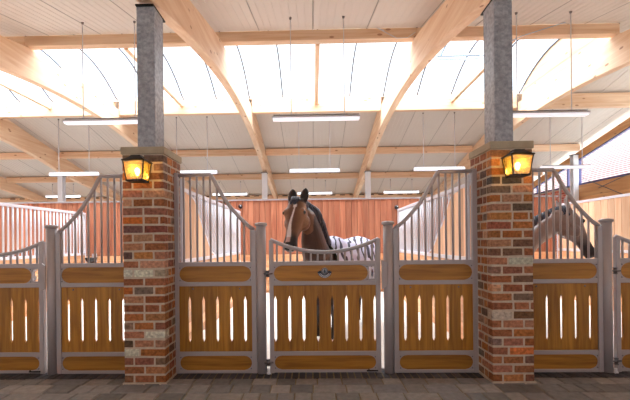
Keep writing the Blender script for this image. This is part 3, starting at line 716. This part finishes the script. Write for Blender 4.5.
# ================================================================== partitions between the stalls
def partition(X, kind, label):
    root = thing('stall_partition', (X, 6.4, 0), label, 'partition', 'partitions between the stalls', 'thing')
    y0, y1 = 4.22, 8.62; zt = 2.12 if kind != 'solid' else 2.19; hw = .02
    lb = MB(); r_ = random.Random(int(X*10)+50)
    for k in range(8): lb.box((X-hw, y0+.03, .05+k*.1365+.002), (X+hw, y1-.03, .05+(k+1)*.1365-.002), (r_.random(), r_.random(), r_.random()))
    lb.build('low_boards', peach_lowy, root)
    for nm, z0, z1 in (('top_rail', zt-.03, zt+.02), ('low_rail', 1.145, 1.20)):
        f = MB(); f.box((X-.028, y0, z0), (X+.028, y1, z1)); f.build(nm, rail_metal, root, bevel=.005)
    for yy in (y0, y1-.04):
        f = MB(); f.box((X-.026, yy, .0), (X+.026, yy+.04, zt-.03)); f.build('end_post', rail_metal, root, bevel=.004)
    if kind == 'solid':
        b = MB(); boards(b, y0+.05, y1-.05, 1.2, zt-.03, .16, lambda a, z: ((X-hw, a, z), (X+hw, a, z)), 61); b.build('upright_boards', peach_wood, root); return root
    if kind == 'half':
        cv = [(4.95, 2.09), (5.14, 2.075), (5.30, 2.02), (5.42, 1.92), (5.52, 1.79), (5.66, 1.65), (5.84, 1.53), (5.98, 1.40), (6.12, 1.28), (6.34, 1.205)]
        b = MB(); a = y0+.05; r2 = random.Random(62)
        ztop = lambda q: 2.09 if q < 4.95 else interp(cv, q)
        while a < 6.3:
            e = min(a+.15, 6.34); sub = [a+.003+(e-a-.006)*i/3 for i in range(4)]; c = (r2.random(), r2.random(), r2.random())
            for s0, s1 in zip(sub, sub[1:]):
                vs = [(X+sx*hw, q, z_) for sx in (-1, 1) for q, z_ in ((s0, 1.2), (s1, 1.2), (s1, ztop(s1)), (s0, ztop(s0)))]
                b.add(vs, [(0, 1, 2, 3), (7, 6, 5, 4), (2, 6, 7, 3), (0, 4, 5, 1), (1, 5, 6, 2), (3, 7, 4, 0)], c)
            a = e
        b.build('upright_boards', peach_wood, root)
        f = MB(); f.tube([(X, q, z_) for q, z_ in cv], .026, 8); f.build('curved_edge_strip', rail_metal, root)
        ys_ = [5.2+.115*k for k in range(29)]; zb = lambda q: max(1.2, interp(cv, q) if q < 6.34 else 1.2)
    else:
        ys_ = [y0+.10+.105*k for k in range(41)]; zb = lambda q: 1.2
    for q in ys_:
        f = MB(); f.tube([(X, q, zb(q)), (X, q, zt-.03)], .0145 if kind == 'half' else .017, 8); f.build('bar', rail_metal, root)
    return root
partition(-1.84, 'half', 'partition left of the horse, boards swooping down to close pale bars')
partition(1.86, 'half', 'partition right of the horse, boards swooping down to close pale bars')
partition(-5.5, 'bars', 'open barred partition with white rail at the far left')
partition(5.5, 'solid', 'fully boarded peach partition with white rail at the far right')
# small fittings on the red wall
for (px, py, lab) in ((240.3, 206.5, 'small round black fitting on the red wall left of the horse'), (396.8, 207.3, 'small round black fitting on the red wall right of the horse')):
    p = P(px, py, YB-.03); r_ = thing('wall_fitting', (p.x, YB, p.z), lab, 'wall fitting', 'round black fittings on the red wall')
    mb = MB(); mb.lathe([(.05, 0), (.05, -.02), (.04, -.05), (.02, -.07)], (p.x, YB-.001, p.z), 16, axis='y'); mb.build('housing', black_plastic, r_)
    mb = MB(); mb.lathe([(.012, -.068), (.008, -.078)], (p.x+.012, YB, p.z+.01), 10, axis='y'); mb.build('lens', rail_metal, r_)  # pale off-centre tip, a white glint put into the colour
p = P(92, 259, YB-.12); r_ = thing('drinking_bowl', (p.x, YB, p.z-.1), 'small black drinking bowl on the wall left of the left pillar', 'drinking bowl')
mb = MB(); mb.lathe([(.05, -.10), (.11, -.04), (.13, .03), (.125, .035), (.10, -.02), (.04, -.07)], (p.x, YB-.15, p.z), 20); mb.build('bowl', black_plastic, r_)
mb = MB(); mb.box((p.x-.05, YB-.04, p.z-.08), (p.x+.05, YB-.004, p.z+.12)); mb.build('wall_plate', rail_metal, r_)

# ================================================================== pendant strip lamps
def lamp(x, y, z, label, near):
    root = thing('strip_lamp', (x, y, z), label, 'lamp', 'hanging strip lamps'); L_ = .74
    if near:
        d = .075
        b = MB(); prof = [(-d, -.03), (-d+.02, -.055), (d-.02, -.055), (d, -.03), (d, .0), (-d, .0)]
        b.prism([(x-L_, y+a, z+c) for a, c in [(-d, -.03), (-d, .0), (d, .0), (d, -.03)]], (2*L_, 0, 0)); b.build('housing', lamp_body, root, bevel=.006)
        b = MB(); b.prism([(x-L_+.01, y+a, z+c) for a, c in [(-d+.008, -.03), (d-.008, -.03), (d-.03, -.062), (-d+.03, -.062)]], (2*L_-.02, 0, 0)); b.build('diffuser', lamp_on, root, bevel=.005)
        b = MB(); b.box((x-L_+.02, y-.03, z), (x+L_-.02, y+.03, z+.03)); b.build('mounting_rail', lamp_rail, root)
    else:
        b = MB(); b.tube([(x-L_, y, z-.02), (x+L_, y, z-.02)], .05, 14); b.build('diffuser', lamp_bright if y > 14 else lamp_on, root)
        b = MB(); b.box((x-L_+.03, y-.035, z), (x+L_-.03, y+.035, z+.045)); b.build('housing', lamp_body, root, bevel=.005)
    f = zn if y < RID else zf
    for dx in ((-.42, .48) if near else (-.46, .46)):
        w_ = MB(); top = f(y)
        w_.tube([(x+dx, y, z+.03), (x+dx, y, top)], .008 if near else .012, 6); w_.build('hanging_wire', wire_mat, root)
        w_ = MB(); w_.lathe([(.024, 0), (.02, -.02), (.01, -.04)], (x+dx, y, top), 10); w_.build('ceiling_hook', lamp_rail, root)
    return root
for x, lab in ((-3.62, 'large strip lamp nearest to the left steel column'), (-.05, 'large strip lamp hanging straight above the horse in the rug'), (3.74, 'large strip lamp emerging right of the right steel column')):
    lamp(x, 6.27, 3.53, lab, True)
for x, lab in ((-7.3, 'slim strip lamp at the far left beneath the pine purlins'), (-3.72, 'slim strip lamp just right of the left brick pillar'), (-.06, 'slim strip lamp between the two white posts above the horse'), (3.62, 'slim strip lamp just left of the right brick pillar'), (7.32, 'slim strip lamp before the sloped gable window')):
    lamp(x, 11.0, 3.53, lab, False)
for x, lab in ((-11.0, 'small glowing strip lamp far away by the leftmost white post'), (-3.7, 'small glowing strip lamp far away left of the left white post'), (-.04, 'small glowing strip lamp far away directly behind the horse ears'), (3.66, 'small glowing strip lamp far away right of the right white post')):
    lamp(x, 15.9, 3.50, lab, False)
# loose electric cables at the roof
for pts, lab in (([(1.12, 6.3, 4.98), (1.0, 6.35, 5.06), (1.35, 6.4, 4.9), (1.55, 6.45, 4.93), (1.7, 6.5, 5.05)], 'thin slack cable under the near purlin left of the right arch'),
                 ([(4.15, 6.3, 5.05), (3.85, 6.35, 4.98), (3.6, 6.6, 5.0), (3.2, 7.6, 5.1), (2.9, 8.0, 5.25)], 'thin blue cable drooping to the rooflight opener')):
    sm = []
    for i in range(len(pts)-1):
        for k in range(4):
            a, b = V(pts[i]), V(pts[i+1]); sm.append(a.lerp(b, k/4))
    mb = MB(); mb.tube(sm+[pts[-1]], .007, 6); tag(mb.build('power_cable', blue_steel if 'blue' in lab else wire_mat), lab, 'cable')

# ================================================================== horses
def ringpts(c, u, w, a, bu, bd, n=24, p=2.0):
    out = []
    for k in range(n):
        t_ = 2*PI*k/n; cs, sn = math.cos(t_), math.sin(t_)
        q = 2/p; x = math.copysign(abs(cs)**q, cs)*a; z_ = math.copysign(abs(sn)**q, sn)*(bu if sn > 0 else bd)
        out.append(V(c)+u*x+w*z_)
    return out
def build_horse(root, front, fdir, neck, P0, P1, ua, paint, hs=1.0, S_=1.0, es=1.0):
    """front: ground point between the front feet; fdir: heading; neck: centre points base->poll with radii; P0 poll, P1 muzzle; ua: sideways axis of the head"""
    f = V(fdir).normalized(); l = V((0, 0, 1)).cross(f).normalized(); z = V((0, 0, 1)); O = V(front)
    g = lambda x, y_, zz: O+f*x*S_+l*y_*S_+z*zz*S_
    mb = MB()
    body = [(.29, 1.02, .05, .08, .08), (.24, 1.03, .15, .20, .20), (.12, 1.08, .215, .28, .30), (-.05, 1.12, .245, .33, .35), (-.22, 1.13, .262, .365, .38), (-.42, 1.12, .29, .335, .38), (-.65, 1.12, .31, .32, .37),
            (-.88, 1.14, .30, .325, .33), (-1.08, 1.17, .28, .325, .31), (-1.26, 1.17, .265, .30, .30), (-1.42, 1.13, .225, .26, .28), (-1.55, 1.08, .14, .19, .22), (-1.60, 1.06, .05, .09, .1)]
    mb.loft([ringpts(g(x, 0, zc), l, z, a*S_, bu*S_, bd*S_) for x, zc, a, bu, bd in body])
    # neck: rings swept to the poll; wide axis turns from the body's to the head's
    npts = [V(q[0]) for q in neck]; rings = []
    for i, (c, a, b) in enumerate(neck):
        t_ = (npts[min(i+1, len(npts)-1)]-npts[max(i-1, 0)]).normalized(); s = i/(len(neck)-1)
        uu = (l*(1-s)+V(ua)*(1 if V(ua).dot(l) > 0 else -1)*s); uu = (uu-t_*uu.dot(t_)).normalized(); ww = t_.cross(uu)
        rings.append(ringpts(c, uu, ww, a, b, b))
    mb.loft(rings)
    # legs
    def leg(pts):
        mb.loft([ringpts(g(x, y_, zz), f, l, a, b, b, 16) for x, y_, zz, a, b in pts])
    for sy in (-1, 1):
        y_ = .135*sy
        leg([(-.02, y_*.95, 1.12, .13, .07), (-.0, y_, .90, .115, .075), (.01, y_, .74, .08, .06), (.01, y_, .60, .056, .048), (.02, y_, .50, .055, .048), (.01, y_, .44, .045, .04), (.0, y_, .30, .032, .027), (.0, y_, .17, .036, .03), (.02, y_, .12, .04, .036), (.05, y_, .06, .05, .048), (.065, y_, .0, .065, .058)])
        y_ = .14*sy; dx = .04*sy
        leg([(-1.22+dx, y_*.8, 1.12, .22, .10), (-1.20+dx, y_, .92, .19, .105), (-1.16+dx, y_, .80, .14, .085), (-1.24+dx, y_, .66, .085, .06), (-1.34+dx, y_, .54, .062, .045), (-1.38+dx, y_, .48, .058, .042), (-1.35+dx, y_, .36, .042, .034), (-1.33+dx, y_, .20, .038, .032), (-1.31+dx, y_, .13, .042, .038), (-1.28+dx, y_, .06, .05, .048), (-1.26+dx, y_, .0, .064, .056)])
    # head
    P0 = V(P0); P1 = V(P1); d = (P1-P0).normalized(); u = (V(ua)-d*V(ua).dot(d)).normalized(); w = d.cross(u)
    if w.dot(-f+z*.6) > 0 and w.dot(f) < 0: w = -w
    # w must point to the forehead side (away from the neck)
    nv = (npts[-2]-P0); w = -w if w.dot(nv) > 0 else w
    L_ = (P1-P0).length
    head = [(-.07, .045, .03, .04), (-.02, .075, .05, .075), (.07, .092, .062, .115), (.18, .104, .068, .15), (.28, .106, .070, .172), (.38, .094, .066, .175), (.48, .079, .060, .150), (.60, .064, .055, .105),
            (.72, .058, .05, .078), (.82, .062, .048, .068), (.91, .071, .048, .07), (.97, .067, .042, .064), (1.01, .050, .028, .045), (1.03, .025, .012, .02)]
    H = lambda t_, x, y_: P0+d*t_*L_+u*x*hs+w*y_*hs
    mb.loft([ringpts(P0+d*t_*L_, u, w, a*hs, bu*hs, bd*hs, 24, 2.25) for t_, a, bu, bd in head])
    for sx in (-1, 1):        # brow, cheek, nostril rim and lower lip give the head its planes
        for (t_, x, y_, r_, m_) in ((.262, .080, .033, .036, 1), (.36, .068, -.085, .068, 1), (.925, .042, .012, .026, 1)):
            c = H(t_, x*sx, y_); mb.loft([ringpts(c+d*r_*hs*math.sin(q)*1.25, u, w, max(.002, r_*hs*math.cos(q)), max(.002, r_*hs*math.cos(q)), max(.002, r_*hs*math.cos(q)), 12) for q in [R(-84+28*i) for i in range(7)]])
    c = H(.96, 0, -.052); mb.loft([ringpts(c+d*.035*math.sin(q), u, w, max(.002, .036*math.cos(q)), max(.002, .026*math.cos(q)), max(.002, .026*math.cos(q)), 12) for q in [R(-84+28*i) for i in range(7)]])
    # ears
    eb = []
    for sx in (-1, 1):
        ax = (-d*1.0+u*sx*.10+w*.12).normalized(); b0 = H(-.0, .062*sx, .0); eu = u; ew = ax.cross(eu).normalized(); eu2 = ew.cross(ax).normalized()
        st = [(-.03, .028, .022), (.03, .030*es, .022), (.07, .034*es, .020), (.11, .030*es, .016), (.14, .019*es, .011), (.160, .006, .005)]
        mb.loft([ringpts(b0+ax*h_*hs+eu2*(-.008*sx*math.sin(h_*14)), eu2, ew, a*hs, b*hs, b*hs, 12) for h_, a, b in st]); eb.append((b0, ax))
    o = mb.build('horse_body', coat_mat, None)
    rm = o.modifiers.new('r', 'REMESH'); rm.mode = 'VOXEL'; rm.voxel_size = .0095; rm.use_smooth_shade = True
    sm = o.modifiers.new('s', 'SMOOTH'); sm.factor = .5; sm.iterations = 5
    dg = bpy.context.evaluated_depsgraph_get(); dg.update()
    me = bpy.data.meshes.new_from_object(o.evaluated_get(dg)); bpy.data.objects.remove(o)
    ca = me.color_attributes.new('col', 'FLOAT_COLOR', 'POINT')
    for v_ in me.vertices:
        q = v_.co; rel = q-P0; t_ = rel.dot(d)/L_; x = rel.dot(u)/hs; y_ = rel.dot(w)/hs
        ear = max(((q-b0).dot(ax) for b0, ax in eb if ((q-b0)-ax*(q-b0).dot(ax)).length < .06*hs), default=-1)
        ishead = -.12 < t_ < 1.1 and abs(x) < .14 and -.2 < y_ < .13
        br = q-O; ca.data[v_.index].color = (*paint(q, t_, x, y_, ear > .035, ishead, br.z/S_, br.dot(f)/S_, q.z), 1)
    off = root.location
    for v_ in me.vertices: v_.co -= off
    me.polygons.foreach_set('use_smooth', [True]*len(me.polygons)); me.materials.clear(); me.materials.append(coat_mat)
    ob = bpy.data.objects.new('horse_body', me); COL.objects.link(ob); ob.parent = root
    for sx in (-1, 1):
        c = H(.275, .099*sx, .038)
        e = MB(); e.loft([ringpts(c+d*.027*math.sin(q), u, w, max(.001, .027*math.cos(q)), max(.001, .027*math.cos(q)), max(.001, .027*math.cos(q)), 16) for q in [R(-86+21.5*i) for i in range(9)]]); e.build('eye', eye_mat, root)
        c = H(.935, .050*sx, .030)
        e = MB(); e.loft([ringpts(c+d*.020*math.sin(q), u, w, max(.001, .012*math.cos(q)), max(.001, .014*math.cos(q)), max(.001, .014*math.cos(q)), 12) for q in [R(-86+21.5*i) for i in range(9)]]); e.build('nostril', nostril_mat, root)
    return dict(g=g, f=f, l=l, H=H, d=d, u=u, w=w, body=body, O=O, P0=P0, L=L_, S=S_)
def lerp3(a, b, t_): return tuple(a[i]*(1-t_)+b[i]*t_ for i in range(3))
def mane(root, crest, side, mat, ln, seed, n=46, up_=(0, 0, 1), fat=1):
    """locks that start along the crest points and hang over one side"""
    r_ = random.Random(seed); mb = MB(); cr = [V(q) for q in crest]
    for i in range(n):
        s = (i+r_.random())/n*(len(cr)-1.001); k = int(s); p = cr[k].lerp(cr[k+1], s-k); t_ = (cr[k+1]-cr[k]).normalized()
        sd = V(side)*(1+r_.uniform(-.25, .25))+t_*r_.uniform(-.3, .3); L2 = ln*r_.uniform(.75, 1.15)
        pts = [p-V(side)*.012, p+V(up_)*.016+sd*.022, p+sd*.05-V((0, 0, .3*L2)), p+sd*.066-V((0, 0, .7*L2))+t_*r_.uniform(-.02, .02), p+sd*.06-V((0, 0, L2))+t_*r_.uniform(-.03, .03)]
        mb.tube(pts, [.012*fat, .017*fat, .017*fat, .012*fat, .003], 6)
    return mb.build('mane', mat, root)
def tail(root, h, mat, seed):
    r_ = random.Random(seed); mb = MB(); a = h['g'](-1.56, 0, 1.26); f = h['f']
    for i in range(22):
        dx = V((r_.uniform(-.035, .035), r_.uniform(-.035, .035), 0)); e = r_.uniform(.62, .8)
        mb.tube([a+f*.06, a-f*.05+dx*.4, a-f*.10-V((0, 0, .15))+dx, a-f*.10-V((0, 0, .45))+dx*1.6, a-f*.07-V((0, 0, e))+dx*1.2], [.02, .022, .022, .016, .004], 6)
    return mb.build('tail', mat, root)

# --- the bay horse in the striped rug, looking over the middle door
def paint_bay(q, t_, x, y_, ear, ishead, zb, xb, zz):
    brown = srgb(104, 68, 50)[:3]; tan = srgb(146, 106, 78)[:3]; dark = srgb(34, 26, 26)[:3]; white = srgb(236, 226, 224)[:3]; pink = srgb(206, 168, 160)[:3]
    if ear: return dark
    if ishead and t_ > -.05:
        c = lerp3(brown, tan, max(0, min(1, (abs(x)-.03)/.06)))
        if y_ < -.06: c = lerp3(c, srgb(96, 58, 40)[:3], .6)
        k = max(0, min(1, (t_-.68)/.12)); c = lerp3(c, dark, k)
        if y_ > .0:
            cx_ = .008*math.sin(t_*9)-.035*max(0, t_-.35); wd = .0045+.012*max(0, min(1, (t_-.35)/.3))
            if .12 < t_ < .19: wd = .014
            if .19 < t_ < .27: wd = .0035
            if t_ > .66: wd = .019
            if .08 < t_ < .90:
                e = (abs(x-cx_)-wd)/.006
                if e < 1: c = lerp3(white if t_ < .8 else pink, c, max(0, min(1, e)))
        if t_ < .05: c = lerp3(dark, c, max(0, t_/.07)*.6)
        return c
    neckc = srgb(62, 40, 34)[:3]
    c = neckc
    if zb < .62: c = lerp3(c, dark, min(1, (.62-zb)/.12))
    if zb < .03: c = srgb(60, 54, 50)[:3]
    return c
hroot = thing('horse', (.4, 5.9, 0), 'dark bay horse in a zebra striped rug, white blaze, looking over the middle door', 'horse')
P0 = P(297.5, 202.5, 4.66); P1 = P(289.3, 249.3, 4.36)
tt = R(17)
hb = build_horse(hroot, (.05, 5.32, .045), (-.56, -.83, 0),
    [((.01, 5.28, 1.06), .20, .26), ((-.06, 5.10, 1.18), .185, .24), ((-.105, 4.97, 1.32), .165, .21), ((-.13, 4.88, 1.47), .142, .188), ((-.15, 4.82, 1.61), .112, .155), ((-.19, 4.78, 1.73), .096, .132), (tuple(P0+V((.035, .11, -.07))), .080, .10), (tuple(P0+V((.0, .02, -.015))), .07, .075)],
    P0, P1, (math.cos(tt), -math.sin(tt), 0), paint_bay, 1.27, .945, 1.45)
crest = [P0+V((.01, .05, .045)), P0+V((.065, .15, .02)), V((-.085, 4.93, 1.82)), V((-.035, 5.03, 1.70)), V((.01, 5.15, 1.57)), V((.04, 5.26, 1.48))]
mane(hroot, crest, (1, -.25, 0), hair_black, .21, 3, 90, (0, 0, 1), 1.7)
fm = MB(); r_ = random.Random(9)
for i in range(14):
    xx = r_.uniform(-.035, .035); H = hb['H']
    fm.tube([H(-.07, xx*.6, .02), H(-.03, xx, .07), H(.05, xx*1.1, .078), H(.12+r_.uniform(-.02, .03), xx*1.2, .074)], [.010, .012, .010, .003], 6)
fm.build('forelock', hair_black, hroot)
tail(hroot, hb, hair_black, 5)
# rug
bd = [(x, zc, a, bu) for x, zc, a, bu, _ in hb['body']]
def bod(x):
    s = sorted(bd); 
    for q, w_ in zip(s, s[1:]):
        if q[0] <= x <= w_[0]:
            k = (x-q[0])/(w_[0]-q[0]); return [q[i]+(w_[i]-q[i])*k for i in (1, 2, 3)]
    return list(s[0][1:] if x < s[0][0] else s[-1][1:])
rg = MB(); rows = []; g = hb['g']; nxr = 46
for i in range(nxr+1):
    x = .06-1.62*i/nxr; zc, a, bu = bod(x); row = []; drop = .70+.04*math.sin(i*.5)
    if x < -1.45: drop = .78
    for k in range(-12, 13):
        s = k/12; an = abs(s)
        if an <= .55: th = an/.55*PI/2; yy = (a+.03)*math.sin(th)*math.copysign(1, s) if s else 0; z_ = zc+(bu+.028)*math.cos(th)
        else: q = (an-.55)/.45; yy = (a+.03-.015*q+.010*math.sin(i*.9+k))*math.copysign(1, s); z_ = zc*(1-q)+drop*q
        row.append(g(x, yy, z_))
    rows.append(row)
n = len(rows[0]); rg.add([p for r2 in rows for p in r2], [(i*n+k, i*n+k+1, (i+1)*n+k+1, (i+1)*n+k) for i in range(nxr) for k in range(n-1)], None, True)
ro = rg.build('rug', rug_mat, hroot); so = ro.modifiers.new('s', 'SOLIDIFY'); so.thickness = .012; so.offset = 1
# shoulder part of the rug that closes round the base of the neck
rt_ = MB(); fr_ = [q+V((-.5, -.86, 0))*.004 for q in rows[0]]; rt_.tube(fr_, .014, 6); rt_.build('rug_binding', rug_trim, ro)
bk = MB(); back = rows[-1]; c0 = g(-1.60, 0, 1.1)
bk.add(back+[g(-1.62, 0, .80)], [(k, k+1, n) for k in range(n-1)], None, True); b_ = bk.build('rug_tail_flap', rug_mat, ro)

# --- the grey brown horse behind the right pillar
def paint_grey(q, t_, x, y_, ear, ishead, zb, xb, zz):
    body = srgb(156, 138, 132)[:3]; dk = srgb(38, 34, 38)[:3]; mid = srgb(128, 112, 110)[:3]; pale = srgb(190, 186, 190)[:3]
    if ear: return pale
    if ishead and t_ > .0:
        c = lerp3(body, mid, min(1, max(0, t_*1.3)))
        if y_ > .01: c = lerp3(c, pale, .35*max(0, 1-t_))
        return lerp3(c, dk, max(0, min(1, (t_-.5)/.25)))
    c = body
    if zb < .6: c = lerp3(c, dk, min(1, (.6-zb)/.12))
    return c
h2 = thing('horse', (2.75, 5.9, 0), 'grey brown horse with frosted dark mane lowering its head behind the right panel', 'horse')
Q0 = P(566, 212, 4.72); Q1 = P(592, 256, 4.66)
hh = build_horse(h2, (2.68, 5.42, .045), (-.16, -.98, 0),
    [((2.66, 5.32, 1.10), .20, .27), ((2.66, 5.16, 1.21), .175, .25), ((2.69, 5.02, 1.32), .145, .225), ((2.77, 4.90, 1.43), .12, .20), ((2.88, 4.81, 1.545), .10, .17), ((2.98, 4.75, 1.64), .088, .14), (tuple(Q0+V((-.075, .01, -.035))), .078, .10), (tuple(Q0+V((-.02, 0, -.02))), .07, .075)],
    Q0, Q1, (.10, -.99, 0), paint_grey, 1.12, .96)
crest2 = [Q0+V((-.04, 0, .055)), V((2.93, 4.78, 1.79)), V((2.80, 4.86, 1.71)), V((2.66, 4.95, 1.63)), V((2.57, 5.08, 1.55)), V((2.55, 5.22, 1.49))]
mane(h2, crest2, (-.1, -1, 0), hair_frost, .14, 8, 60)
tail(h2, hh, hair_black, 6)

# ================================================================== light
wd = bpy.data.worlds.new('sky'); S.world = wd; wd.use_nodes = True; nt = wd.node_tree; nt.nodes.clear()
bg = nt.nodes.new('ShaderNodeBackground'); o = nt.nodes.new('ShaderNodeOutputWorld'); nt.links.new(bg.outputs[0], o.inputs[0])
bg.inputs[0].default_value = (.93, .96, 1, 1); bg.inputs[1].default_value = 2.1
bg.inputs[0].default_value = (.88, .94, 1, 1)
sl = bpy.data.lights.new('overcast_sun', 'SUN'); sl.energy = 30; sl.angle = R(110); sl.color = (.87, .94, 1)
so_ = bpy.data.objects.new('overcast_sun', sl); COL.objects.link(so_); so_.location = (0, 8, 30); so_.rotation_euler = (0, 0, 0)
